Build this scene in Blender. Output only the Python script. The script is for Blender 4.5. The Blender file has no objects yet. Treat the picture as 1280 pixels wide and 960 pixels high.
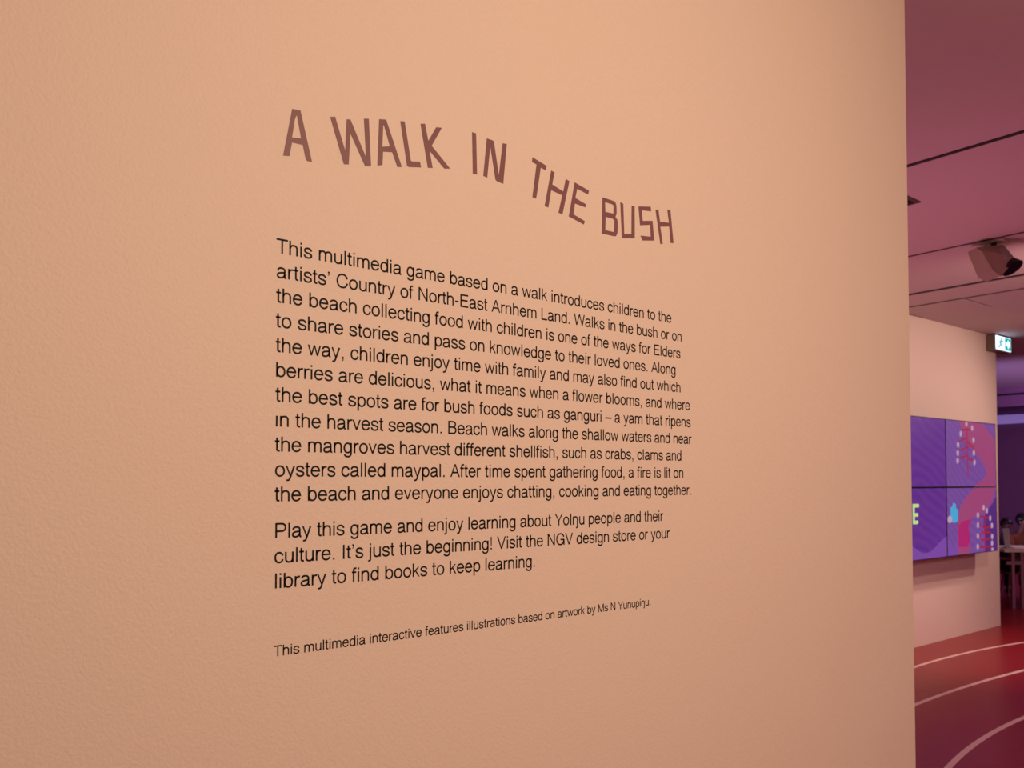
import bpy, bmesh, math, random
from mathutils import Vector, Matrix
from mathutils.geometry import tessellate_polygon
random.seed(4)
SC = bpy.context.scene
COL = SC.collection

# ------------------------------------------------------------------ camera
FPX, CY, PIT, YAW, ROLL = 1046.242, 91.869, 0.028962, 0.896329, -0.000901
EYE = 1.55
cam_d = bpy.data.cameras.new('camera')
cam = bpy.data.objects.new('camera', cam_d)
COL.objects.link(cam)
rt = Vector((math.cos(YAW), math.sin(YAW), 0)); fw0 = Vector((-math.sin(YAW), math.cos(YAW), 0)); up0 = Vector((0, 0, 1))
fw = fw0 * math.cos(PIT) + up0 * math.sin(PIT)
up1 = up0 * math.cos(PIT) - fw0 * math.sin(PIT)
cr = rt * math.cos(ROLL) + up1 * math.sin(ROLL)
cu = up1 * math.cos(ROLL) - rt * math.sin(ROLL)
m = Matrix((cr, cu, -fw)).transposed().to_4x4()
m.translation = (0, 0, EYE)
cam.matrix_world = m
cam_d.sensor_fit = 'HORIZONTAL'; cam_d.sensor_width = 36.0
cam_d.lens = FPX / 1280 * 36.0
cam_d.shift_y = CY / 1280
cam_d.clip_start = 0.02
cam_d.dof.use_dof = True
cam_d.dof.focus_distance = 1.55
cam_d.dof.aperture_fstop = 10.0
SC.camera = cam

# ------------------------------------------------------------------ world, lights, exposure
SC.view_settings.view_transform = 'Standard'
SC.view_settings.look = 'None'
SC.view_settings.exposure = 0.0
SC.view_settings.gamma = 1.0
SC.view_settings.use_curve_mapping = False
w = bpy.data.worlds.new('world'); SC.world = w; w.use_nodes = True
w.node_tree.nodes['Background'].inputs[0].default_value = (0.10, 0.03, 0.06, 1)
w.node_tree.nodes['Background'].inputs[1].default_value = 0.3

def lamp(name, kind, loc, target, energy, color, size=0.3, spot=60, blend=0.6, size_y=None):
    d = bpy.data.lights.new(name, kind); d.energy = energy; d.color = color
    if kind == 'AREA':
        d.size = size
        if size_y: d.shape = 'RECTANGLE'; d.size_y = size_y
    else: d.shadow_soft_size = size
    if kind == 'SPOT': d.spot_size = math.radians(spot); d.spot_blend = blend
    o = bpy.data.objects.new(name, d); COL.objects.link(o)
    o.location = loc
    o.rotation_euler = (Vector(target) - Vector(loc)).to_track_quat('-Z', 'Y').to_euler()
    return o
WARM = (1.0, 0.68, 0.455); WARM2 = (1.0, 0.66, 0.50)
lamp('gallery_or_fill_light', 'SPOT', (1.6, 1.15, 2.55), (-1.27, 1.22, 1.52), 258, WARM, 0.22, 132, 1.0)
lamp('gallery_or_fill_light', 'SPOT', (-2.0, 9.70, 2.95), (-3.7, 7.9, 0.9), 112, WARM2, 0.05, 130, 1.0)
lamp('gallery_or_fill_light', 'SPOT', (-1.4, 6.2, 2.95), (-3.8, 7.8, 2.2), 118, WARM2, 0.12, 110, 1.0)
lamp('gallery_or_fill_light', 'SPOT', (-2.3, 7.7, 2.95), (-3.35, 8.0, 0), 145, WARM2, 0.1, 62, 1.0)  # added spot out of view, brightens the floor along the screen wall
lamp('gallery_or_fill_light', 'AREA', (2.4, 7.0, 3.0), (2.4, 7.0, 0), 110, (1.0, 0.52, 0.60), 2.0)  # added pink lamp out of view, its floor bounce tints the ceiling
lamp('added_uplight', 'AREA', (-2.45, 4.4, 0.5), (-2.7, 5.0, 3.12), 24, (1.0, 0.36, 0.50), 1.0)  # unseen pink lamp added behind the lettered wall to brighten the ceiling
lamp('gallery_or_fill_light', 'SPOT', (-3.2, 11.6, 2.95), (-4.15, 11.9, 0.7), 75, (1.0, 0.74, 0.58), 0.1, 36, 1.0)  # added spot out of view to lift the white tabletop
lamp('gallery_or_fill_light', 'AREA', (-2.4, 13.6, 2.9), (-5.6, 17.0, 0.9), 110, (0.66, 0.36, 1.0), 0.8)  # added purple fill out of view for the dim far end
lamp('added_uplight', 'SPOT', (-5.3, 10.4, 0.4), (-4.4, 13.6, 3.0), 260, (0.66, 0.42, 1.0), 0.3, 62, 1.0)  # unseen lavender lamp added behind the screen wall to light the far ceiling

# ------------------------------------------------------------------ helpers
def new_obj(name, me, mat=None, parent=None):
    o = bpy.data.objects.new(name, me); COL.objects.link(o)
    if mat: me.materials.append(mat)
    if parent: o.parent = parent
    return o
def obj(name, bm, mat=None, parent=None, smooth=False):
    me = bpy.data.meshes.new(name)
    bmesh.ops.recalc_face_normals(bm, faces=bm.faces)
    if smooth:
        for f in bm.faces: f.smooth = True
    bm.to_mesh(me); bm.free()
    return new_obj(name, me, mat, parent)
def tag(o, label, cat, group=None):
    o['label'] = label; o['category'] = cat
    if group: o['group'] = group
    return o
def thing(name, label, cat, loc=(0, 0, 0), group=None, rz=0.0):
    o = bpy.data.objects.new(name, None); COL.objects.link(o)
    o.empty_display_size = 0.1
    o.location = loc; o.rotation_euler = (0, 0, rz)
    return tag(o, label, cat, group)
def struct(o): o['kind'] = 'structure'; return o
def box(bm, lo, hi, bev=0.0):
    lo = Vector(lo); hi = Vector(hi)
    r = bmesh.ops.create_cube(bm, size=1.0)
    for v in r['verts']:
        v.co = Vector((lo[i] + (v.co[i] + .5) * (hi[i] - lo[i]) for i in range(3)))
    if bev > 0:
        es = list({e for v in r['verts'] for e in v.link_edges})
        bmesh.ops.bevel(bm, geom=es, offset=bev, segments=2, affect='EDGES', profile=.6)
def boxes(*bs, bev=0.0):
    bm = bmesh.new()
    for lo, hi in bs: box(bm, lo, hi, bev)
    return bm
def tube(bm, a, b, r, r2=None, n=20):
    a = Vector(a); b = Vector(b); d = b - a
    M = Matrix.Translation((a + b) / 2) @ d.to_track_quat('Z', 'Y').to_matrix().to_4x4()
    bmesh.ops.create_cone(bm, cap_ends=True, segments=n, radius1=r, radius2=r if r2 is None else r2, depth=d.length, matrix=M)
def mat(name, color, rough=0.6, metal=0.0, spec=0.5, bump=None, emit=None, vary=None):
    m = bpy.data.materials.new(name); m.use_nodes = True
    nt = m.node_tree; b = nt.nodes['Principled BSDF']
    b.inputs['Base Color'].default_value = (*color, 1)
    b.inputs['Roughness'].default_value = rough
    b.inputs['Metallic'].default_value = metal
    b.inputs['Specular IOR Level'].default_value = spec
    if emit:
        b.inputs['Emission Color'].default_value = (*emit[0], 1); b.inputs['Emission Strength'].default_value = emit[1]
    tc = None
    if bump or vary: tc = nt.nodes.new('ShaderNodeTexCoord')
    if bump:
        sc, st, dist = bump
        n = nt.nodes.new('ShaderNodeTexNoise'); n.inputs['Scale'].default_value = sc; n.inputs['Detail'].default_value = 3
        bp = nt.nodes.new('ShaderNodeBump'); bp.inputs['Strength'].default_value = st; bp.inputs['Distance'].default_value = dist
        nt.links.new(tc.outputs['Object'], n.inputs['Vector'])
        nt.links.new(n.outputs['Fac'], bp.inputs['Height']); nt.links.new(bp.outputs['Normal'], b.inputs['Normal'])
    if vary:
        sc, amt = vary
        n2 = nt.nodes.new('ShaderNodeTexNoise'); n2.inputs['Scale'].default_value = sc; n2.inputs['Detail'].default_value = 4
        mx = nt.nodes.new('ShaderNodeMix'); mx.data_type = 'RGBA'
        mx.inputs['A'].default_value = (*[c * (1 - amt) for c in color], 1); mx.inputs['B'].default_value = (*[min(1, c * (1 + amt)) for c in color], 1)
        nt.links.new(tc.outputs['Object'], n2.inputs['Vector'])
        nt.links.new(n2.outputs['Fac'], mx.inputs['Factor']); nt.links.new(mx.outputs['Result'], b.inputs['Base Color'])
    return m

M_wall = mat('wall_paint', (0.80, 0.70, 0.62), 0.62, bump=(210, 0.5, 0.0016), vary=(1.3, 0.012))
M_wall2 = mat('wall_paint_far', (0.80, 0.70, 0.66), 0.6, bump=(120, 0.2, 0.001))
M_dark = mat('dark_wall_paint', (0.26, 0.12, 0.22), 0.7, bump=(60, 0.2, 0.001))
M_ceil = mat('ceiling_paint', (0.62, 0.50, 0.54), 0.75, bump=(90, 0.15, 0.001))
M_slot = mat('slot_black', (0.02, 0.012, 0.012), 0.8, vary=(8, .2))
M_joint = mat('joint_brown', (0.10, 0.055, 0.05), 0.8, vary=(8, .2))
M_floor = mat('floor_vinyl', (0.27, 0.013, 0.015), 0.30, spec=0.25, vary=(2.0, 0.05), bump=(4, .04, .003))
M_line = mat('line_paint', (0.78, 0.60, 0.58), 0.4, vary=(9, .05))
M_title = mat('maroon_vinyl', (0.215, 0.098, 0.112), 0.5, vary=(60, .06))
M_text = mat('black_vinyl', (0.009, 0.005, 0.006), 0.6, spec=0.2, vary=(60, .1))
M_black = mat('black_plastic', (0.012, 0.012, 0.014), 0.35, vary=(30, .1))
M_white = mat('off_white_plastic', (0.55, 0.48, 0.42), 0.5, vary=(30, .05))
M_grey = mat('grey_plastic', (0.34, 0.30, 0.32), 0.5, vary=(30, .05))

# ------------------------------------------------------------------ room shell
CEIL = 3.12
WX = -1.2690; WE = 2.6187
o = struct(obj('floor', boxes(((-12, -4, -.2), (6, 20, 0))), M_floor))
struct(obj('wall_left', boxes(((WX - .28, -3.99, 0), (WX, WE, CEIL))), M_wall))
struct(obj('wall_middle', boxes(((-4.1, 4.3, 0), (-3.79, 9.76, CEIL))), M_wall2))
struct(obj('wall_far', boxes(((-12, 17.6, 0), (6, 17.8, 3.7))), M_dark))
struct(obj('wall_right', boxes(((5.8, -3.99, 0), (6, 17.6, 3.7))), M_wall2))
struct(obj('wall_back', boxes(((-12, -4.2, 0), (6, -3.99, 3.7))), M_wall2))
struct(obj('wall_outer', boxes(((-12.2, -4.2, 0), (-12, 17.8, 3.7))), M_dark))
struct(obj('ceiling', boxes(((-12, -3.99, CEIL), (5.8, 15.2, CEIL + .2))), M_ceil))
struct(obj('ceiling', boxes(((-12, 15.2, 3.5), (5.8, 17.6, 3.7))), M_dark))
# dark tracks and joints let into the ceiling, all square to the lettered wall
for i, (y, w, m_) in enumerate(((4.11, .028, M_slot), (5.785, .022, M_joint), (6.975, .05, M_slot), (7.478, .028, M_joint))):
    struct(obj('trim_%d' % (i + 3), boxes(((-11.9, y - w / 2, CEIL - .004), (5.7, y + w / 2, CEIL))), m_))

# outlines of the wall lettering and of the screen pictures, metres (along the wall, height)
TITLE = [["A", [[[0.559, 2.1547], [0.5731, 2.1557], [0.5938, 2.0762], [0.5861, 2.0756], [0.5841, 2.077], [0.5821, 2.0814], [0.5777, 2.1002], [0.559, 2.0995], [0.5547, 2.0762], [0.5441, 2.0744]], [[0.5658, 2.1455], [0.5675, 2.1451], [0.5747, 2.1102], [0.5589, 2.1077], [0.5635, 2.1379]]]], ["W", [[[0.6261, 2.1599], [0.635, 2.1628], [0.6541, 2.1093], [0.6566, 2.1641], [0.6636, 2.1655], [0.6937, 2.1074], [0.6893, 2.1741], [0.6986, 2.1764], [0.7033, 2.0947], [0.692, 2.0924], [0.6637, 2.1419], [0.6606, 2.0878], [0.6518, 2.0859]]]], ["A", [[[0.719, 2.1813], [0.7327, 2.1844], [0.7649, 2.108], [0.756, 2.1059], [0.7453, 2.1297], [0.7269, 2.1261], [0.7258, 2.1022], [0.7159, 2.099]], [[0.727, 2.1736], [0.7287, 2.1731], [0.7407, 2.139], [0.7254, 2.1345]]]], ["L", [[[0.7616, 2.1894], [0.7704, 2.1913], [0.7835, 2.1236], [0.7866, 2.1233], [0.8028, 2.1266], [0.8048, 2.1167], [0.7796, 2.1114], [0.7757, 2.1129]]]], ["K", [[[0.8038, 2.196], [0.8131, 2.1988], [0.8204, 2.169], [0.8375, 2.1987], [0.8498, 2.201], [0.8277, 2.1619], [0.8681, 2.1295], [0.8558, 2.1264], [0.8232, 2.1518], [0.8298, 2.1216], [0.8196, 2.1196]]]], ["I", [[[0.9185, 2.2111], [0.9278, 2.2109], [0.9301, 2.1326], [0.9203, 2.1322]]]], ["N", [[[0.9534, 2.2081], [0.9685, 2.2077], [0.9706, 2.2046], [0.9825, 2.143], [0.9918, 2.2082], [1.002, 2.2096], [0.9932, 2.1292], [0.9775, 2.1308], [0.9743, 2.133], [0.9616, 2.1957], [0.9543, 2.1324], [0.945, 2.1336]]]], ["T", [[[1.0675, 2.1994], [1.105, 2.1906], [1.1028, 2.1812], [1.0894, 2.1835], [1.0771, 2.1178], [1.0673, 2.1187], [1.0784, 2.1874], [1.0666, 2.1896]]]], ["H", [[[1.1174, 2.1841], [1.1264, 2.1824], [1.12, 2.156], [1.1504, 2.1481], [1.1575, 2.1757], [1.1675, 2.1736], [1.1479, 2.1002], [1.1371, 2.1015], [1.1476, 2.1397], [1.1173, 2.1438], [1.1093, 2.1063], [1.0997, 2.1081]]]], ["E", [[[1.1826, 2.1744], [1.2236, 2.1658], [1.2212, 2.1572], [1.1897, 2.1628], [1.1843, 2.1418], [1.2155, 2.1347], [1.213, 2.128], [1.1831, 2.1301], [1.1788, 2.1064], [1.2112, 2.0984], [1.2085, 2.0908], [1.1658, 2.0995]]]], ["B", [[[1.2637, 2.1602], [1.2984, 2.1594], [1.3035, 2.1569], [1.3065, 2.1492], [1.3066, 2.1328], [1.3028, 2.1254], [1.3086, 2.1208], [1.3102, 2.1137], [1.3091, 2.0921], [1.3049, 2.0839], [1.2991, 2.0823], [1.2617, 2.0816]], [[1.2714, 2.1518], [1.2938, 2.1512], [1.2977, 2.1491], [1.2971, 2.1317], [1.2721, 2.1304]], [[1.273, 2.12], [1.2959, 2.12], [1.3, 2.1167], [1.2987, 2.0914], [1.2717, 2.0908]]]], ["U", [[[1.3184, 2.1613], [1.3276, 2.1594], [1.3302, 2.0935], [1.3533, 2.0973], [1.3543, 2.1604], [1.3639, 2.1616], [1.3636, 2.0896], [1.3231, 2.0828]]]], ["S", [[[1.3763, 2.1637], [1.4164, 2.1714], [1.4183, 2.1612], [1.3865, 2.1573], [1.39, 2.1339], [1.4224, 2.1403], [1.4278, 2.0962], [1.3889, 2.0895], [1.3824, 2.0993], [1.4163, 2.103], [1.4148, 2.1297], [1.3813, 2.1224]]]], ["H", [[[1.4329, 2.1676], [1.4426, 2.1704], [1.4477, 2.1433], [1.4787, 2.1467], [1.4732, 2.1758], [1.4837, 2.178], [1.494, 2.1024], [1.4843, 2.1006], [1.4794, 2.1381], [1.4484, 2.1319], [1.4567, 2.0936], [1.4485, 2.0922]]]]]
LINES = [[1.9152, 0.033, 0.5341, 1.4849], [1.8756, 0.033, 0.5348, 1.5206], [1.836, 0.033, 0.5342, 1.5159], [1.7964, 0.033, 0.5339, 1.4983], [1.7568, 0.033, 0.534, 1.5154], [1.7172, 0.033, 0.5349, 1.5487], [1.6776, 0.033, 0.5342, 1.5509], [1.638, 0.033, 0.5351, 1.5536], [1.5984, 0.033, 0.5337, 1.5166], [1.5588, 0.033, 0.5343, 1.5232], [1.5192, 0.033, 0.5339, 1.5506], [1.4612, 0.033, 0.5355, 1.4529], [1.4216, 0.033, 0.5343, 1.4744], [1.382, 0.033, 0.5357, 1.072], [1.2754, 0.02328, 0.5344, 1.4083]]
SCR = {"corners": [[8.091, 2.127], [8.079, 0.837], [7.422, 2.132], [9.2, 2.144], [7.426, 0.832], [9.194, 0.847], [7.432, 1.491], [9.212, 1.498]], "river": [[8.359, 2.128], [8.432, 2.047], [8.523, 1.922], [8.773, 1.808], [8.911, 1.723], [8.989, 1.627], [8.926, 1.583], [8.742, 1.522], [8.621, 1.454], [8.483, 1.389], [8.367, 1.298], [8.321, 1.191], [8.311, 1.058], [8.316, 0.941], [8.309, 0.84]], "river_r": [[8.877, 2.138], [9.068, 2.044], [9.187, 1.968], [9.175, 1.478], [9.148, 1.425], [9.06, 1.329], [8.912, 1.252], [8.69, 1.206], [8.611, 1.183], [8.54, 1.108], [8.565, 1.014], [8.578, 0.929], [8.549, 0.841]], "dark": [[8.319, 1.132], [8.437, 1.171], [8.611, 1.183], [8.54, 1.108], [8.565, 1.014], [8.574, 0.971], [8.504, 0.915], [8.315, 0.925]], "d1": [[8.524, 2.11], [8.651, 2.072], [8.398, 2.007], [8.676, 1.954], [8.336, 1.9], [8.329, 1.82], [8.679, 1.828], [8.323, 1.747], [8.691, 1.736]], "s1": [[[8.537, 2.051], [8.545, 1.599]], [[8.556, 1.889], [8.368, 1.846]], [[8.534, 1.803], [8.346, 1.77]], [[8.515, 1.969], [8.352, 1.93]], [[8.432, 2.047], [8.625, 2.058]], [[8.556, 1.774], [8.691, 1.75]], [[8.552, 1.932], [8.686, 1.875]]], "d2": [[8.883, 1.288], [8.958, 1.256], [8.75, 1.217], [9.033, 1.179], [8.746, 1.118], [9.071, 1.103], [8.742, 1.011], [9.071, 0.993], [9.068, 0.927], [8.734, 0.908], [9.072, 0.856]], "s2": [[[8.915, 1.226], [8.896, 0.852]], [[8.789, 1.203], [9.012, 1.184]], [[8.762, 1.019], [8.904, 1.052], [9.058, 1.029]], [[8.766, 1.126], [8.906, 1.083], [9.06, 1.09]], [[8.777, 0.9], [9.063, 0.895]], [[8.8, 0.97], [9.024, 0.969]]], "jar": [[8.238, 1.346], [8.275, 1.333], [8.273, 1.296], [8.319, 1.274], [8.315, 1.174], [8.25, 1.155], [8.159, 1.171], [8.164, 1.302], [8.21, 1.314], [8.21, 1.339]], "blob": [[8.142, 1.192]], "E": [[7.429, 1.333], [7.526, 1.331], [7.426, 1.251], [7.51, 1.249], [7.424, 1.185], [7.508, 1.183]]}
# ------------------------------------------------------------------ wall title: hand-cut maroon letters
def on_wall_curve(name, polys, mat_, parent, depth=0.0006):
    c = bpy.data.curves.new(name, 'CURVE'); c.dimensions = '2D'; c.fill_mode = 'BOTH'; c.extrude = depth / 2
    for pl in polys:
        s = c.splines.new('POLY'); s.points.add(len(pl) - 1)
        for p, (y, z) in zip(s.points, pl): p.co = (y, z, 0, 1)
        s.use_cyclic_u = True
    tmp = bpy.data.objects.new(name, c)
    me = bpy.data.meshes.new_from_object(tmp)
    bpy.data.objects.remove(tmp); bpy.data.curves.remove(c)
    # curve plane (x,y,z) -> wall (Y, Z, X)
    for v in me.vertices: v.co = (v.co.z + depth / 2, v.co.x, v.co.y)
    me.materials.clear()
    return new_obj(name, me, mat_, parent)
t = thing('wall_title', 'large maroon title A WALK IN THE BUSH in hand-cut letters on the peach wall', 'lettering', (WX, .53, 1.95))
for ch, polys in TITLE:
    on_wall_curve('letter', [[(y - .53, z - 1.95) for y, z in pl] for pl in polys], M_title, t)

# ------------------------------------------------------------------ a light grotesque alphabet drawn as strokes (1000 units per em)
ADV = dict(zip("abcdefghijklmnopqrstuvwxyz", [556,556,500,556,556,278,556,556,222,222,500,222,833,556,556,556,556,333,500,278,556,500,722,500,500,500]))
ADV.update({' ':278,'A':667,'B':667,'C':722,'E':667,'G':778,'I':278,'L':556,'M':833,'N':722,'P':667,'V':667,'W':944,'T':611,'Y':667,'.':278,',':278,'’':222,'!':278,'-':333,'–':556,'ŋ':556,'ı':222})
# R = stroke along a centre line, P = filled polygon
BOWL_L = "R 102 262 C 102 405 185 498 290 498 C 402 498 484 405 484 262 C 484 118 402 25 290 25 C 185 25 102 118 102 262"
BOWL_R = "R 454 262 C 454 405 371 498 266 498 C 154 498 72 405 72 262 C 72 118 154 25 266 25 C 371 25 454 118 454 262"
DOT = "P 70 622 152 622 152 718 70 718"
GL = {
 'o': ["R 278 498 C 160 498 72 405 72 262 C 72 118 160 25 278 25 C 396 25 484 118 484 262 C 484 405 396 498 278 498"],
 'a': ["R 90 372 C 98 455 160 498 265 498 C 375 498 438 455 438 365 L 438 110 C 438 50 460 25 522 32", "R 438 318 C 405 275 300 278 215 262 C 125 245 74 205 74 138 C 74 65 125 24 210 24 C 340 24 438 105 438 225"],
 'b': ["R 98 0 L 98 718", BOWL_L], 'd': ["R 458 0 L 458 718", BOWL_R],
 'p': ["R 98 -207 L 98 523", BOWL_L], 'q': ["R 458 -207 L 458 523", BOWL_R],
 'c': ["R 440 345 C 425 440 357 498 265 498 C 150 498 68 405 68 262 C 68 118 150 25 265 25 C 360 25 430 85 442 185"],
 'e': ["R 76 282 L 482 282 C 480 412 395 498 282 498 C 160 498 72 405 72 262 C 72 118 160 25 282 25 C 375 25 445 75 472 158"],
 'f': ["R 112 0 L 112 575 C 112 655 145 690 210 690 C 232 690 250 688 268 684", "R 16 491 L 258 491"],
 'g': [BOWL_R, "R 457 523 L 457 15 C 457 -115 392 -182 272 -182 C 175 -182 105 -145 92 -62"],
 'h': ["R 98 0 L 98 718", "R 98 310 C 98 425 175 498 282 498 C 398 498 455 440 455 330 L 455 0"],
 'i': ["R 111 0 L 111 523", DOT], 'ı': ["R 111 0 L 111 523"],
 'j': ["R 111 523 L 111 -95 C 111 -158 85 -182 -18 -178", DOT],
 'k': ["R 98 0 L 98 718", "P 132 185 132 282 378 523 470 523", "P 225 283 280 338 492 0 402 0"],
 'l': ["R 111 0 L 111 718"],
 'm': ["R 98 0 L 98 523", "R 98 325 C 98 425 162 498 262 498 C 362 498 416 440 416 340 L 416 0", "R 416 325 C 416 425 480 498 580 498 C 680 498 734 440 734 340 L 734 0"],
 'n': ["R 98 0 L 98 523", "R 98 310 C 98 425 175 498 282 498 C 398 498 455 440 455 330 L 455 0"],
 'ŋ': ["R 98 0 L 98 523", "R 98 310 C 98 425 175 498 282 498 C 398 498 455 440 455 330 L 455 -75 C 455 -150 425 -182 335 -180"],
 'r': ["R 98 0 L 98 523", "R 98 270 C 98 420 180 505 330 486"],
 's': ["R 426 362 C 418 452 350 498 252 498 C 150 498 84 450 84 378 C 84 300 150 285 250 263 C 360 238 434 215 434 142 C 434 68 360 25 255 25 C 145 25 76 75 68 168"],
 't': ["R 125 672 L 125 125 C 125 55 155 28 262 38", "R 16 491 L 256 491"],
 'u': ["R 458 0 L 458 523", "R 458 213 C 458 98 381 25 274 25 C 158 25 101 83 101 193 L 101 523"],
 'v': ["P 8 523 94 523 290 0 210 0", "P 492 523 406 523 210 0 290 0"],
 'w': ["P 8 523 92 523 238 0 162 0", "P 162 0 238 0 399 523 323 523", "P 323 523 399 523 560 0 484 0", "P 484 0 560 0 714 523 630 523"],
 'x': ["P 15 523 108 523 485 0 392 0", "P 485 523 392 523 15 0 108 0"],
 'y': ["P 8 523 92 523 290 -12 218 10", "R 449 523 L 248 -30 C 210 -135 185 -182 118 -182 C 92 -182 75 -180 56 -174"],
 'A': ["P 8 0 94 0 374 718 292 718", "P 659 0 573 0 292 718 374 718", "R 150 250 L 515 250"],
 'B': ["R 112 0 L 112 718", "R 112 684 L 360 684 C 470 684 548 640 548 538 C 548 435 470 380 360 380 L 112 380", "R 360 380 C 490 380 584 325 584 208 C 584 92 490 35 370 35 L 112 35"],
 'C': ["R 640 478 C 612 615 515 692 382 692 C 205 692 88 560 88 360 C 88 160 205 25 382 25 C 525 25 630 115 648 262"],
 'E': ["R 118 0 L 118 718", "R 118 683 L 612 683", "R 118 380 L 580 380", "R 118 35 L 622 35"],
 'G': ["R 665 495 C 638 620 532 692 398 692 C 215 692 86 560 86 360 C 86 160 215 25 392 25 C 545 25 668 135 668 335", "R 400 338 L 704 338", "R 684 0 L 684 338"],
 'I': ["R 139 0 L 139 718"],
 'L': ["R 115 0 L 115 718", "R 115 35 L 530 35"],
 'M': ["R 110 0 L 110 718", "R 723 0 L 723 718", "P 73 718 165 718 456 0 377 0", "P 760 718 668 718 377 0 456 0"],
 'N': ["R 113 0 L 113 718", "R 609 0 L 609 718", "P 76 718 168 718 646 0 554 0"],
 'P': ["R 115 0 L 115 718", "R 115 684 L 375 684 C 505 684 588 625 588 505 C 588 385 505 325 375 325 L 115 325"],
 'T': ["R 18 683 L 593 683", "R 305 0 L 305 683"],
 'V': ["P 8 718 96 718 374 0 293 0", "P 659 718 571 718 293 0 374 0"],
 'W': ["P 12 718 98 718 268 0 190 0", "P 190 0 268 0 511 718 433 718", "P 433 718 511 718 754 0 676 0", "P 676 0 754 0 932 718 846 718"],
 'Y': ["P 8 718 104 718 371 280 296 280", "P 659 718 563 718 296 280 371 280", "R 333 0 L 333 300"],
 '.': ["P 92 0 186 0 186 96 92 96"],
 ',': ["P 92 0 92 96 186 96 186 -40 165 -110 98 -150 92 -112 130 -80 136 0"],
 '’': ["P 66 622 66 718 156 718 156 610 140 535 74 490 68 525 106 560 112 622"],
 '!': ["P 92 0 186 0 186 96 92 96", "P 100 718 178 718 168 200 110 200"],
 '-': ["R 45 262 L 288 262"], '–': ["R 0 262 L 556 262"],
}
HS = 45.0                                                    # half a stroke
def glyph_polys(ch):
    out = []
    for s in GL.get(ch, []):
        tk = s.split(); k = tk.pop(0)
        if k == 'P':
            v = [float(a) for a in tk]; out.append(('P', [(v[i], v[i + 1]) for i in range(0, len(v), 2)])); continue
        pts = [(float(tk[0]), float(tk[1]))]; i = 2
        while i < len(tk):
            if tk[i] == 'L': pts.append((float(tk[i + 1]), float(tk[i + 2]))); i += 3
            else:
                a, b, c, d, e, f = map(float, tk[i + 1:i + 7]); x0, y0 = pts[-1]; N = 7
                for q in range(1, N + 1):
                    u = q / N; n_ = 1 - u
                    pts.append((n_**3*x0 + 3*n_*n_*u*a + 3*n_*u*u*c + u**3*e, n_**3*y0 + 3*n_*n_*u*b + 3*n_*u*u*d + u**3*f))
                i += 7
        closed = len(pts) > 3 and abs(pts[0][0] - pts[-1][0]) < .1 and abs(pts[0][1] - pts[-1][1]) < .1
        if closed: pts = pts[:-1]
        L, R = [], []; n = len(pts)
        for j, (x, y) in enumerate(pts):
            pa = pts[(j - 1) % n] if (closed or j > 0) else None; pb = pts[(j + 1) % n] if (closed or j < n - 1) else None
            ds = []
            if pa: d = Vector((x - pa[0], y - pa[1])); d.normalize(); ds.append(d)
            if pb: d = Vector((pb[0] - x, pb[1] - y)); d.normalize(); ds.append(d)
            t = (ds[0] + ds[-1]).normalized(); nr = Vector((-t.y, t.x))
            k = HS / max(.5, nr.dot(Vector((-ds[0].y, ds[0].x))))
            L.append((x + nr.x * k, y + nr.y * k)); R.append((x - nr.x * k, y - nr.y * k))
        out.append(('C' if closed else 'R', L, R))
    return out
GP_ = {c: glyph_polys(c) for c in ADV}
def text_mesh(name, s, em, y0, y1, z, mat_, parent, depth=0.0004):
    """one line of lettering on the wall plane; ink runs from y0 to y1 (y along the wall), baseline at z"""
    x = 0; pl = []; lo = 1e9; hi = -1e9
    for ch in s:
        for g in GP_[ch]:
            sh = [g[0]] + [[(px + x, py) for px, py in q] for q in g[1:]]
            pl.append(sh)
            for q in sh[1:]:
                lo = min(lo, min(a for a, b in q)); hi = max(hi, max(a for a, b in q))
        x += ADV[ch]
    k = (y1 - y0) / (hi - lo); e = em / 1000
    vs, fs = [], []
    def V(p, top): vs.append((depth if top else 0, y0 + (p[0] - lo) * k, z + p[1] * e)); return len(vs) - 1
    for sh in pl:
        if sh[0] == 'P':
            a = [V(p, 1) for p in sh[1]]; b = [V(p, 0) for p in sh[1]]; n = len(a)
            fs.append(a)
            for i in range(n): fs.append((a[i], a[(i + 1) % n], b[(i + 1) % n], b[i]))
        else:
            A = [V(p, 1) for p in sh[1]]; B = [V(p, 1) for p in sh[2]]; A0 = [V(p, 0) for p in sh[1]]; B0 = [V(p, 0) for p in sh[2]]
            n = len(A); rng = range(n) if sh[0] == 'C' else range(n - 1)
            for i in rng:
                j = (i + 1) % n
                fs += [(A[i], A[j], B[j], B[i]), (A[i], A[j], A0[j], A0[i]), (B[i], B[j], B0[j], B0[i])]
            if sh[0] == 'R': fs += [(A[0], B[0], B0[0], A0[0]), (A[-1], B[-1], B0[-1], A0[-1])]
    me = bpy.data.meshes.new(name); me.from_pydata(vs, [], fs)
    return new_obj(name, me, mat_, parent)
TXT = ["This multimedia game based on a walk introduces children to the","artists’ Country of North-East Arnhem Land. Walks in the bush or on","the beach collecting food with children is one of the ways for Elders","to share stories and pass on knowledge to their loved ones. Along","the way, children enjoy time with family and may also find out which","berries are delicious, what it means when a flower blooms, and where","the best spots are for bush foods such as ganguri – a yam that ripens","ın the harvest season. Beach walks along the shallow waters and near","the mangroves harvest different shellfish, such as crabs, clams and","oysters called maypal. After time spent gathering food, a fire is lit on","the beach and everyone enjoys chatting, cooking and eating together.","Play this game and enjoy learning about Yolŋu people and their","culture. It’s just the beginning! Visit the NGV design store or your","library to find books to keep learning.","This multimedia interactive features illustrations based on artwork by Ms N Yunupiŋu."]
pa = thing('wall_paragraph', 'long black eleven-line paragraph beginning This multimedia game, below the maroon title', 'lettering', (WX, 0, 0))
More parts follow.
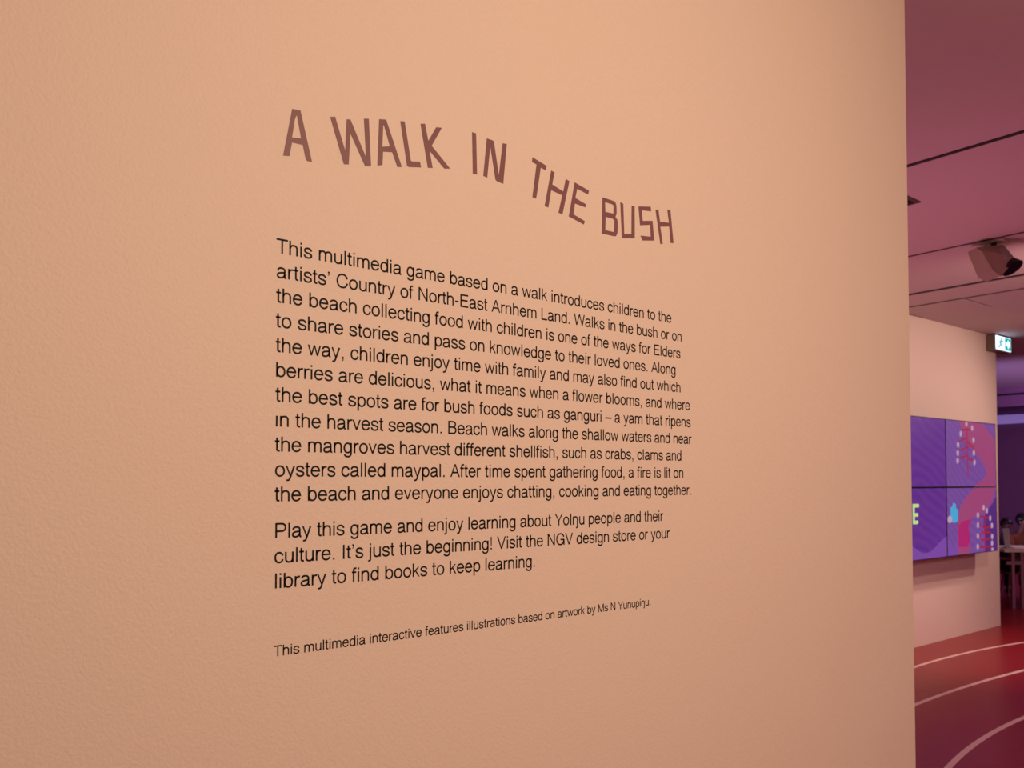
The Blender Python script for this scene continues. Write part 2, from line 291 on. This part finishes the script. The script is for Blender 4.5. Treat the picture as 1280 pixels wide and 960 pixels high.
pb = thing('wall_paragraph', 'short black three-line paragraph beginning Play this game, below the long paragraph', 'lettering', (WX, 0, 0))
for i, (s, (z, e, ya, yb)) in enumerate(zip(TXT, LINES)):
    if i < 14: text_mesh('text_line', s, e, ya, yb, z, M_text, pa if i < 11 else pb)
    else:
        c = text_mesh('credit_line', s, e, ya, yb, z, M_text, None)
        c.location.x = WX
        tag(c, 'single small black credit line crediting the artwork, lowest on the peach wall', 'lettering')

# ------------------------------------------------------------------ painted curves on the floor
def arc3(p, q, r):
    ax, ay = p; bx, by = q; cx, cy = r
    d = 2 * (ax * (by - cy) + bx * (cy - ay) + cx * (ay - by))
    ux = ((ax*ax+ay*ay)*(by-cy) + (bx*bx+by*by)*(cy-ay) + (cx*cx+cy*cy)*(ay-by)) / d
    uy = ((ax*ax+ay*ay)*(cx-bx) + (bx*bx+by*by)*(ax-cx) + (cx*cx+cy*cy)*(bx-ax)) / d
    return ux, uy, math.hypot(ax - ux, ay - uy)
def floor_curve(p, q, r, width, ext0, ext1, label):
    ux, uy, R = arc3(p, q, r)
    a0 = math.atan2(p[1] - uy, p[0] - ux); a1 = math.atan2(r[1] - uy, r[0] - ux)
    if a0 < 0: a0 += 2 * math.pi
    if a1 < 0: a1 += 2 * math.pi
    s = 1 if a1 > a0 else -1
    a0 -= s * ext0; a1 += s * ext1
    vs, fs = [], []; N = 90
    for i in range(N + 1):
        a = a0 + (a1 - a0) * i / N
        for rr in (R - width / 2, R + width / 2):
            for z in (0.0, 0.0015): vs.append((ux + rr * math.cos(a), uy + rr * math.sin(a), z))
    for i in range(N):
        b = i * 4; c = b + 4
        fs += [(b + 1, b + 3, c + 3, c + 1), (b, b + 1, c + 1, c), (b + 2, b + 3, c + 3, c + 2)]
    me = bpy.data.meshes.new('floor_line'); me.from_pydata(vs, [], fs)
    return tag(new_obj('floor_line', me, M_line), label, 'floor marking')
floor_curve((-3.397, 7.013), (-3.389, 7.847), (-3.253, 8.908), .034, .15, .3, 'curved pale line painted on the red floor, nearest the wall with the screens')
floor_curve((-2.828, 5.842), (-2.836, 6.60), (-2.777, 7.593), .034, .15, .3, 'curved pale line painted on the red floor, the middle of the three')
floor_curve((-2.101, 4.698), (-2.190, 5.25), (-2.229, 6.082), .034, .2, .3, 'curved pale line sweeping into the bottom right corner of the red floor')

# ------------------------------------------------------------------ video wall: displays in two columns and two rows
SX = -3.59                                                   # front face of the screens
def screen_mat(name, c0, c1, c2, scale, rot, strength):
    m = bpy.data.materials.new(name); m.use_nodes = True; nt = m.node_tree; b = nt.nodes['Principled BSDF']
    tc = nt.nodes.new('ShaderNodeTexCoord'); mp = nt.nodes.new('ShaderNodeMapping'); wv = nt.nodes.new('ShaderNodeTexWave')
    mp.inputs['Rotation'].default_value = (rot, 0, 0)
    wv.wave_type = 'BANDS'; wv.bands_direction = 'Z'; wv.inputs['Scale'].default_value = scale; wv.inputs['Distortion'].default_value = 14; wv.inputs['Detail'].default_value = 3; wv.inputs['Detail Scale'].default_value = .35
    ns = nt.nodes.new('ShaderNodeTexNoise'); ns.inputs['Scale'].default_value = 2.2; ns.inputs['Detail'].default_value = 2
    r1 = nt.nodes.new('ShaderNodeMix'); r1.data_type = 'RGBA'; r1.inputs['A'].default_value = (*c0, 1); r1.inputs['B'].default_value = (*c1, 1)
    r2 = nt.nodes.new('ShaderNodeMix'); r2.data_type = 'RGBA'; r2.inputs['B'].default_value = (*c2, 1)
    mt = nt.nodes.new('ShaderNodeMath'); mt.operation = 'MULTIPLY'; mt.inputs[1].default_value = .32
    L = nt.links.new
    L(tc.outputs['Object'], mp.inputs[0]); L(mp.outputs[0], wv.inputs['Vector']); L(tc.outputs['Object'], ns.inputs['Vector'])
    L(ns.outputs['Fac'], r1.inputs['Factor']); L(r1.outputs['Result'], r2.inputs['A']); L(wv.outputs['Fac'], mt.inputs[0]); L(mt.outputs[0], r2.inputs['Factor'])
    b.inputs['Base Color'].default_value = (.01, .01, .012, 1); b.inputs['Roughness'].default_value = .4
    L(r2.outputs['Result'], b.inputs['Emission Color']); b.inputs['Emission Strength'].default_value = strength
    return m
def glow(name, c, s=1.0):
    return mat(name, (.02, .02, .02), .4, emit=(c, s), vary=(9, .1))
M_scrL = screen_mat('screen_violet', (.085, .014, .20), (.11, .022, .26), (.16, .045, .22), 3.2, .35, 1.0)
M_scrR = screen_mat('screen_lilac', (.14, .05, .27), (.16, .055, .28), (.21, .10, .28), 4.5, .6, 1.0)
M_riv = glow('river_pink', (.30, .048, .155)); M_rivd = glow('river_magenta', (.37, .010, .13))
M_red = glow('plant_red', (.33, .012, .04)); M_dot = glow('berry_white', (.46, .30, .42))
M_cyan = glow('figure_cyan', (.05, .34, .60)); M_grn = glow('letter_green', (.48, .68, .24)); M_dusk = glow('dusk_violet', (.075, .016, .17)); M_hill = glow('hill_lilac', (.17, .055, .33))
def plate(name, pts, x, mat_, parent, d=.0012, ref=(0, 0, 0)):
    """a flat picture element lying on the screen face; pts = (y, z) outline"""
    vs = [(x + d - ref[0], y - ref[1], z - ref[2]) for y, z in pts] + [(x - ref[0], y - ref[1], z - ref[2]) for y, z in pts]
    n = len(pts); bm = bmesh.new(); V = [bm.verts.new(v) for v in vs]
    for tri in tessellate_polygon([[Vector((y, z, 0)) for y, z in pts]]): bm.faces.new([V[i] for i in tri])
    for i in range(n): bm.faces.new((V[i], V[(i + 1) % n], V[n + (i + 1) % n], V[n + i]))
    return obj(name, bm, mat_, parent)
def merged_plates(name, polys, x, mat_, parent, ref, d=.0012):
    bm = bmesh.new()
    for pts in polys:
        n = len(pts)
        V = [bm.verts.new((x + d - ref[0], y - ref[1], z - ref[2])) for y, z in pts]; W = [bm.verts.new((x - ref[0], y - ref[1], z - ref[2])) for y, z in pts]
        bm.faces.new(V)
        for i in range(n): bm.faces.new((V[i], V[(i + 1) % n], W[(i + 1) % n], W[i]))
    return obj(name, bm, mat_, parent)
def disc(c, r, rz=None, n=14): return [(c[0] + r * math.cos(2 * math.pi * i / n), c[1] + (rz or r) * math.sin(2 * math.pi * i / n)) for i in range(n)]
def bar(a, b, w):
    d = Vector((b[0] - a[0], b[1] - a[1])).normalized(); n = Vector((-d.y, d.x)) * w / 2
    return [(a[0] + n.x, a[1] + n.y), (b[0] + n.x, b[1] + n.y), (b[0] - n.x, b[1] - n.y), (a[0] - n.x, a[1] - n.y)]
def clip(poly, zmin=None, zmax=None):
    def cut(P, lim, keep):
        out = []
        for i in range(len(P)):
            a, b = P[i], P[(i + 1) % len(P)]; ka, kb = keep(a[1]), keep(b[1])
            if ka: out.append(a)
            if ka != kb:
                t = (lim - a[1]) / (b[1] - a[1]); out.append((a[0] + (b[0] - a[0]) * t, lim))
        return out
    P = list(poly)
    if zmin is not None: P = cut(P, zmin, lambda z: z >= zmin)
    if zmax is not None: P = cut(P, zmax, lambda z: z <= zmax)
    return P
Y0, Y1, Y2 = 6.968, 8.085, 9.202
Z0, Z1, Z2 = 0.842, 1.494, 2.138
def display(y0, y1, z0, z1, label, mscr):
    ref = (SX, (y0 + y1) / 2, z0)
    t = thing('display_screen', label, 'screen', ref, 'screens of the video wall')
    g = .0015
    b = boxes(((-.075, y0 - ref[1] + g, g), (-.004, y1 - ref[1] - g, z1 - z0 - g)), bev=.004)
    box(b, (-.199, y0 - ref[1] + .25, .12), (-.075, y1 - ref[1] - .25, z1 - z0 - .12))
    obj('housing', b, M_black, t)
    bz = .0065; bm = bmesh.new()
    ya, yb = y0 - ref[1] + g, y1 - ref[1] - g; za, zb = g, z1 - z0 - g
    for lo, hi in (((-.004, ya, za), (0, ya + bz, zb)), ((-.004, yb - bz, za), (0, yb, zb)), ((-.004, ya + bz, za), (0, yb - bz, za + bz)), ((-.004, ya + bz, zb - bz), (0, yb - bz, zb))): box(bm, lo, hi)
    obj('bezel', bm, M_black, t)
    obj('screen', boxes(((-.0039, ya + bz, za + bz), (-.0012, yb - bz, zb - bz))), mscr, t)
    return t, ref
PX = SX - .0011
tlt, tlr = display(Y0, Y1, Z1, Z2, 'upper left screen of the video wall, plain dark violet', M_scrL)
trt, trr = display(Y1, Y2, Z1, Z2, 'upper right screen of the video wall with a white-dotted red plant hanging down', M_scrR)
blt, blr = display(Y0, Y1, Z0, Z1, 'lower left screen of the video wall showing a pale green letter E', M_scrL)
brt, brr = display(Y1, Y2, Z0, Z1, 'lower right screen of the video wall with a cyan figure beside a pink river', M_scrR)
BZ = .009
river = [tuple(q) for q in SCR['river']] + [tuple(q) for q in reversed(SCR['river_r'])]
river = [(min(y, Y2 - BZ), z) for y, z in river]
for t, r, za, zb in ((trt, trr, Z1 + BZ, Z2 - BZ), (brt, brr, Z0 + BZ, Z1 - BZ)):
    pl = clip(river, za, zb)
    plate('river_picture', pl, PX, M_riv, t, ref=r)
plate('river_shade', clip([tuple(q) for q in SCR['dark']], Z0 + BZ, Z1 - BZ), PX + .0013, M_rivd, brt, ref=brr)
def hills(t, r, ya, yb, amp, ph):
    top = [(ya + (yb - ya) * i / 24, Z0 + .13 + amp * math.sin(ph + i * .30)) for i in range(25)]
    plate('hill_picture', [(ya, Z0 + BZ)] + [(yb, Z0 + BZ)] + top[::-1], PX, M_hill, t, d=.0006, ref=r)
plate('dusk_picture', clip([(Y2 - BZ, Z1 - .10), (Y2 - .10, Z1 - .17), (Y2 - .24, Z1 - .245), (Y2 - .32, Z1 - .33), (Y2 - .30, Z1 - .50), (Y2 - .30, Z0), (Y2 - BZ, Z0)], Z0 + BZ, Z1 - BZ), PX, M_dusk, brt, d=.0005, ref=brr)
hills(blt, blr, Y0 + BZ, Y1 - BZ, .07, 0.2); hills(brt, brr, Y1 + BZ, Y1 + .33, .05, 2.2)
def plant(t, r, dots, stems, w, za, zb):
    merged_plates('plant_stem', [bar(clampz(a, za, zb), clampz(b, za, zb), w) for st in stems for a, b in zip(st, st[1:])], PX + .0026, M_red, t, r)
    for c in dots: merged_plates('plant_berry', [clip(disc(c, .024, .028), za, zb)], PX + .0039, M_dot, t, r)
def clampz(p, za, zb): return (p[0], min(zb, max(za, p[1])))
plant(trt, trr, SCR['d1'], SCR['s1'], .018, Z1 + BZ, Z2 - BZ)
plant(brt, brr, SCR['d2'], SCR['s2'], .018, Z0 + BZ, Z1 - BZ)
plate('cyan_figure', [tuple(q) for q in SCR['jar']], PX + .0013, M_cyan, brt, ref=brr)
plate('white_spot', disc(SCR['blob'][0], .045, .035), PX + .0026, M_dot, brt, ref=brr)
E_ = SCR['E']; ez = [E_[0][1], E_[2][1], E_[4][1]]; ey = E_[0][0] + .012
wE = .032
merged_plates('letter', [bar((ey, ez[0] + wE/2), (ey, ez[2] - wE/2), .036)] + [bar((ey, z), (E_[2*i+1][0], z), wE) for i, z in enumerate(ez)] + [disc((E_[2*i+1][0], z), wE/2) for i, z in enumerate(ez)], PX + .0013, M_grn, blt, blr)

# ------------------------------------------------------------------ illuminated exit sign at the end of that wall
ex = thing('exit_sign', 'small lit green and white exit sign at the far end of the screen wall', 'sign', (-3.70, 9.72, 3.03))
obj('housing', boxes(((-.09, -.205, -.088), (0, .205, .082)), bev=.006), mat('sign_housing', (.16, .12, .10), .5, vary=(30, .1)), ex)
obj('bracket', boxes(((-.06, -.05, .08), (-.03, .05, .09))), M_grey, ex)
M_sgw = mat('sign_white', (.8, .8, .8), .3, emit=((.68, .85, 1.0), 1.7), vary=(20, .03))
M_sgg = mat('sign_green', (.0, .3, .25), .3, emit=((.0, .40, .40), 1.0), vary=(20, .03))
M_sgf = mat('sign_figure', (.2, .4, .5), .3, emit=((.10, .36, .46), 1.0), vary=(20, .03))
obj('face', boxes(((.0, -.192, -.075), (.006, .192, .070))), M_sgw, ex)
plate('arrow_field', [(.030, -.068), (.186, -.068), (.186, .064), (.030, .064)], .006, M_sgg, ex)
plate('arrow', [(.050, -.020), (.105, -.020), (.105, -.052), (.172, -.002), (.105, .048), (.105, .016), (.050, .016)], .0073, M_sgw, ex)
# running figure: head, trunk, arms, legs
fig = [[(a * 1.15 - .045, b * 1.1) for a, b in pl] for pl in (disc((-.008, .046), .014), bar((-.014, .030), (-.036, -.012), .032), bar((-.012, .028), (.022, .012), .014), bar((.022, .012), (.034, .026), .013), bar((-.018, .024), (-.052, .012), .014), bar((-.052, .012), (-.060, -.008), .013),
       bar((-.032, -.010), (.004, -.028), .019), bar((.004, -.028), (-.002, -.062), .016), bar((-.036, -.012), (-.058, -.040), .019), bar((-.058, -.040), (-.086, -.046), .016))]
merged_plates('running_figure', fig, .006, M_sgf, ex, (0, 0, 0))

# ------------------------------------------------------------------ ceiling fittings
pj = thing('ceiling_projector', 'off-white projector with a black lens hanging from the ceiling slot', 'projector', (-2.27, 5.845, CEIL))
b = bmesh.new(); box(b, (-.07, -.045, -.016), (.07, .045, 0), .004); obj('mount_plate', b, M_white, pj)
b = bmesh.new(); tube(b, (0, 0, -.013), (0, 0, -.085), .017); obj('stem', b, M_black, pj)
AR = Vector((.625, .781, 0)); AF = Vector((-.781, .625, 0))   # the housing is turned: its long side along AR, its back along AF
def pjp(u, z, d): return AR * u + AF * d + Vector((0, 0, z))
sil = [(-.159, -.055), (-.094, -.224), (-.036, -.257), (.055, -.151), (.062, -.096), (.013, -.036)]
fro = [(-.150, -.098), (-.092, -.220), (-.037, -.253), (.046, -.152), (.044, -.140), (-.05, -.116)]
sil = [(u + .03, z + .004) for u, z in sil]; fro = [(u + .03, z + .004) for u, z in fro]
b = bmesh.new()
L = [[b.verts.new(pjp(u, z, d)) for u, z in pl] for pl, d in ((fro, -.085), (sil, -.03), (sil, .085))]
b.faces.new(L[0]); b.faces.new(L[2])
for A, B in zip(L, L[1:]):
    for i in range(6): b.faces.new((A[i], A[(i + 1) % 6], B[(i + 1) % 6], B[i]))
bmesh.ops.triangulate(b, faces=b.faces[:])
bmesh.ops.bevel(b, geom=[e for e in b.edges if len(e.link_faces) == 2 and e.calc_face_angle(0) > .5], offset=.005, segments=2, affect='EDGES')
obj('body', b, mat('projector_beige', (.36, .27, .23), .5, vary=(30, .05)), pj)
b = bmesh.new(); tube(b, pjp(.018, -.075, -.03), pjp(.048, -.150, -.06), .040, .044, 24); obj('yoke', b, M_grey, pj)
b = bmesh.new(); LA = pjp(.070, -.150, -.03); LD = (AR * .28 - AF * .50 - Vector((0, 0, .82))).normalized()
tube(b, LA, LA + LD * .055, .046, .068, 28); lb = obj('lens_barrel', b, M_black, pj)
b = bmesh.new(); tube(b, LA + LD * .0545, LA + LD * .057, .060, .060, 28)
obj('lens_glass', b, mat('lens_glass', (.006, .007, .02), .2, spec=.3, vary=(30, .1)), lb)

vt = thing('ceiling_vent', 'dark slatted ceiling vent peeping past the edge of the peach wall', 'vent', (-2.50, 4.40, CEIL))
b = bmesh.new()
for lo, hi in (((-.3, -.3, -.006), (.3, -.275, 0)), ((-.3, .275, -.006), (.3, .3, 0)), ((-.3, -.275, -.006), (-.275, .275, 0)), ((.275, -.275, -.006), (.3, .275, 0))): box(b, lo, hi, .002)
obj('frame', b, M_joint, vt)
b = bmesh.new()
for i in range(14): box(b, (-.27, -.262 + i * .039, -.0055), (.27, -.247 + i * .039, -.001))
obj('slat', b, M_slot, vt)
obj('backing', boxes(((-.276, -.276, -.0008), (.276, .276, -.0001))), M_slot, vt)
hc = thing('ceiling_hatch', 'flush ceiling access hatch above the screens, outlined by thin dark gaps', 'hatch', (-3.46, 7.79, CEIL))
obj('panel', boxes(((-.30, -.29, -.004), (.30, .25, 0))), M_ceil, hc)
for gx in (-.312, .30): obj('gap', boxes(((gx, -.29, -.0015), (gx + .012, .25, 0))), M_joint, hc)

# ------------------------------------------------------------------ far end of the gallery
M_lav = mat('cove_lamp', (.5, .45, .6), .5, emit=((.13, .085, .27), 1.0), vary=(3, .15))
struct(obj('trim_1', boxes(((-12, 15.2, 2.80), (5.8, 15.35, 3.49))), M_dark))
struct(obj('trim_2', boxes(((-12, 15.185, 2.985), (5.8, 15.199, 3.015))), M_slot))
cv = tag(obj('cove_light', boxes(((-10, 17.50, 2.66), (3, 17.59, 2.83)), bev=.01), M_lav), 'long lavender cove light running across the dark far wall', 'light')

M_tabl = mat('table_white', (.74, .66, .60), .35, vary=(12, .03))
M_leg = mat('leg_metal', (.34, .18, .26), .4, metal=.4, vary=(20, .05))
TBX = (-.50, .866)                                          # the table stands turned, its long side facing the camera
tb = thing('gallery_table', 'white-topped table with thin metal legs beyond the end of the screen wall', 'table', (-3.990, 11.90, 0), rz=math.radians(51.35))
b = boxes(((-.82, -.35, .685), (.82, .35, .72)), bev=.008); obj('tabletop', b, M_tabl, tb)
obj('apron', boxes(((-.74, -.30, .615), (.74, -.28, .685)), ((-.74, .28, .615), (.74, .30, .685)), ((-.74, -.28, .615), (-.72, .28, .685)), ((.72, -.28, .615), (.74, .28, .685))), M_black, tb)
obj('rail', boxes(((-.78, -.325, .535), (.78, -.295, .575)), ((-.78, .295, .535), (.78, .325, .575))), M_leg, tb)
for sx in (-.70, -.59, .59, .70):
    for sy in (-.31, .31): obj('leg', boxes(((sx - .018, sy - .018, 0), (sx + .018, sy + .018, .685)), bev=.004), M_leg, tb)
bx = thing('tablet_stand', 'pale grey tablet standing on the left end of the white table', 'tablet', (-4.307, 11.345, .72), rz=math.radians(51.35))
b = boxes(((-.037, -.008, .006), (.037, .008, .245)), bev=.006); b.transform(Matrix.Rotation(math.radians(-8), 4, 'X')); obj('casing', b, M_grey, bx)
obj('foot', boxes(((-.05, -.05, 0), (.05, .05, .012)), bev=.004), M_grey, bx)

# people sitting behind the table: one skinned body each, hair and clothes on top
M_skin = mat('skin', (.19, .085, .05), .55, vary=(20, .08)); M_hair = mat('dark_hair', (.006, .004, .004), .5, vary=(60, .3))
M_shirt = mat('dark_shirt', (.02, .015, .025), .8, vary=(20, .2)); M_shirt2 = mat('rust_shirt', (.20, .05, .025), .8, vary=(20, .2)); M_trs = mat('dark_trousers', (.015, .012, .02), .8, vary=(20, .2))
def skinned(name, verts, edges, mat_, parent, root=0, levels=2):
    me = bpy.data.meshes.new(name); me.from_pydata([v[:3] for v in verts], edges, [])
    o = bpy.data.objects.new(name, me); COL.objects.link(o)
    md = o.modifiers.new('s', 'SKIN'); md.use_smooth_shade = True
    for i, v in enumerate(verts):
        d = me.skin_vertices[0].data[i]; d.radius = (v[3], v[4] if len(v) > 4 else v[3]); d.use_root = i == root
    sb = o.modifiers.new('d', 'SUBSURF'); sb.levels = levels; sb.render_levels = levels
    dg = bpy.context.evaluated_depsgraph_get(); m2 = bpy.data.meshes.new_from_object(o.evaluated_get(dg))
    bpy.data.objects.remove(o); bpy.data.meshes.remove(me)
    m2.materials.clear()
    for p in m2.polygons: p.use_smooth = True
    return new_obj(name, m2, mat_, parent)
def person(loc, rz, label, shirt, lean=.10, s=1.0, tilt=0.0):
    """seated figure, facing -y before turning; hips at seat height .45"""
    t = thing('person', label, 'person', loc, rz=rz); t.scale = (s, s, s)
    ly = -lean
    V = [(0, 0, .52, .135, .11), (0, ly*.4, .68, .125, .10), (0, ly, .90, .150, .10), (0, ly*1.15, 1.00, .085, .07), (0, ly*1.3, 1.05, .052, .055), (0, ly*1.5-.01, 1.12, .056, .062), (tilt*.4, ly*1.6-.018, 1.19, .078, .088), (tilt*.7, ly*1.6-.012, 1.255, .066, .078)]
    E = [(i, i + 1) for i in range(7)]
    for sx in (-1, 1):
        n = len(V)
        V += [(sx*.10, -.06, .51, .085), (sx*.13, -.42, .50, .062), (sx*.13, -.42, .28, .052), (sx*.13, -.40, .08, .036), (sx*.135, -.50, .035, .032)]
        E += [(0, n), (n, n+1), (n+1, n+2), (n+2, n+3), (n+3, n+4)]
        n = len(V)
        V += [(sx*.17, ly, .95, .055), (sx*.215, ly-.06, .72, .042), (sx*.15, ly-.27, .755, .032), (sx*.10, ly-.34, .765, .026), (sx*.085, ly-.40, .765, .024)]
        E += [(2, n), (n, n+1), (n+1, n+2), (n+2, n+3), (n+3, n+4)]
        h = n + 4
        for k, (fx, ln) in enumerate(((-.022, .062), (-.008, .074), (.007, .070), (.021, .056))):
            n = len(V); bx_ = sx*.085 + fx
            V += [(bx_, ly-.425, .765, .0085), (bx_, ly-.425-ln*.55, .762, .0078), (bx_, ly-.425-ln, .752, .0065)]
            E += [(h, n), (n, n+1), (n+1, n+2)]
        n = len(V)
        V += [(sx*.085 - sx*.034, ly-.385, .762, .0095), (sx*.085 - sx*.048, ly-.41, .758, .008)]
        E += [(h - 0, n), (n, n+1)]
    body = skinned('body', V, E, M_skin, t)
    hy = ly*1.6 - .018
    # nose, ears, eyes and mouth belong to the one body mesh
    b = bmesh.new(); b.from_mesh(body.data); n0 = len(b.faces)
    def blob(c, r): bmesh.ops.create_uvsphere(b, u_segments=14, v_segments=9, radius=1, matrix=Matrix.Translation(c) @ Matrix.Diagonal((*r, 1)))
    blob((tilt*.4, hy-.092, 1.172), (.011, .016, .022))
    for sx in (-1, 1): blob((tilt*.4 + sx*.078, hy+.005, 1.18), (.010, .018, .028))
    b.faces.ensure_lookup_table(); n1 = len(b.faces)
    for sx in (-1, 1): blob((tilt*.4 + sx*.030, hy-.078, 1.195), (.010, .010, .010))
    blob((tilt*.4, hy-.080, 1.138), (.024, .008, .005))
    b.faces.ensure_lookup_table()
    for i, f in enumerate(b.faces):
        f.smooth = True
        if i >= n1: f.material_index = 1
    b.to_mesh(body.data); b.free(); body.data.materials.append(M_hair)
    b = bmesh.new(); bmesh.ops.create_uvsphere(b, u_segments=24, v_segments=16, radius=1)
    for v in list(b.verts):
        if v.co.z < -.15 and v.co.y < .1: v.co.z = -.15 + (v.co.z + .15) * .1
        if v.co.z < 0 and v.co.y < -.2: v.co.y *= .55
    b.transform(Matrix.Translation((tilt*.6, hy+.026, 1.225)) @ Matrix.Diagonal((.102, .112, .108, 1)))
    obj('hair', b, M_hair, t, smooth=True)
    S = [(0, .0, .55, .145, .12), (0, ly*.4, .68, .138, .112), (0, ly, .90, .160, .112), (0, ly*1.12, .985, .092, .076)]
    SE = [(0, 1), (1, 2), (2, 3)]
    for sx in (-1, 1):
        n = len(S); S += [(sx*.175, ly, .95, .066), (sx*.217, ly-.06, .72, .052), (sx*.165, ly-.23, .752, .041)]; SE += [(2, n), (n, n+1), (n+1, n+2)]
    skinned('shirt', S, SE, shirt, t)
    Q = [(0, 0, .53, .145, .12)]; QE = []
    for sx in (-1, 1):
        n = len(Q); Q += [(sx*.10, -.06, .515, .095), (sx*.13, -.42, .50, .074), (sx*.13, -.42, .28, .064), (sx*.13, -.40, .09, .052)]; QE += [(0, n), (n, n+1), (n+1, n+2), (n+2, n+3)]
    skinned('trousers', Q, QE, M_trs, t)
    for sx in (-1, 1):
        b = bmesh.new(); bmesh.ops.create_uvsphere(b, u_segments=14, v_segments=8, radius=1, matrix=Matrix.Translation((sx*.135, -.455, .045)) @ Matrix.Diagonal((.046, .115, .045, 1)))
        obj('shoe', b, M_black, t, smooth=True)
    return t
def stool(loc, rz, label, s):
    t = thing('stool', label, 'stool', loc, rz=rz); t.scale = (s, s, s * 1.05)
    b = bmesh.new(); tube(b, (0, 0, .335), (0, 0, .37), .17, n=32); obj('seat', b, M_leg, t)
    for k in range(4):
        a = math.pi / 4 + k * math.pi / 2
        b = bmesh.new(); tube(b, (.12 * math.cos(a), .12 * math.sin(a), .336), (.17 * math.cos(a), .17 * math.sin(a), 0), .012, n=10); obj('leg', b, M_leg, t)
F51 = math.radians(51.35)
person((-5.005, 12.95, 0), F51, 'dark-haired person seated in shadow farther back, behind the grey tablet', M_shirt, lean=.12, s=.78)
stool((-5.005, 12.95, 0), F51, 'low stool under the person farther back, behind the grey tablet', .78)
person((-4.679, 12.433, 0), F51 + .25, 'person in a rust top seated behind the table at the right edge of the view', M_shirt2, lean=.16, s=.85, tilt=-.02)
stool((-4.679, 12.433, 0), F51, 'low stool under the person in the rust top', .85)
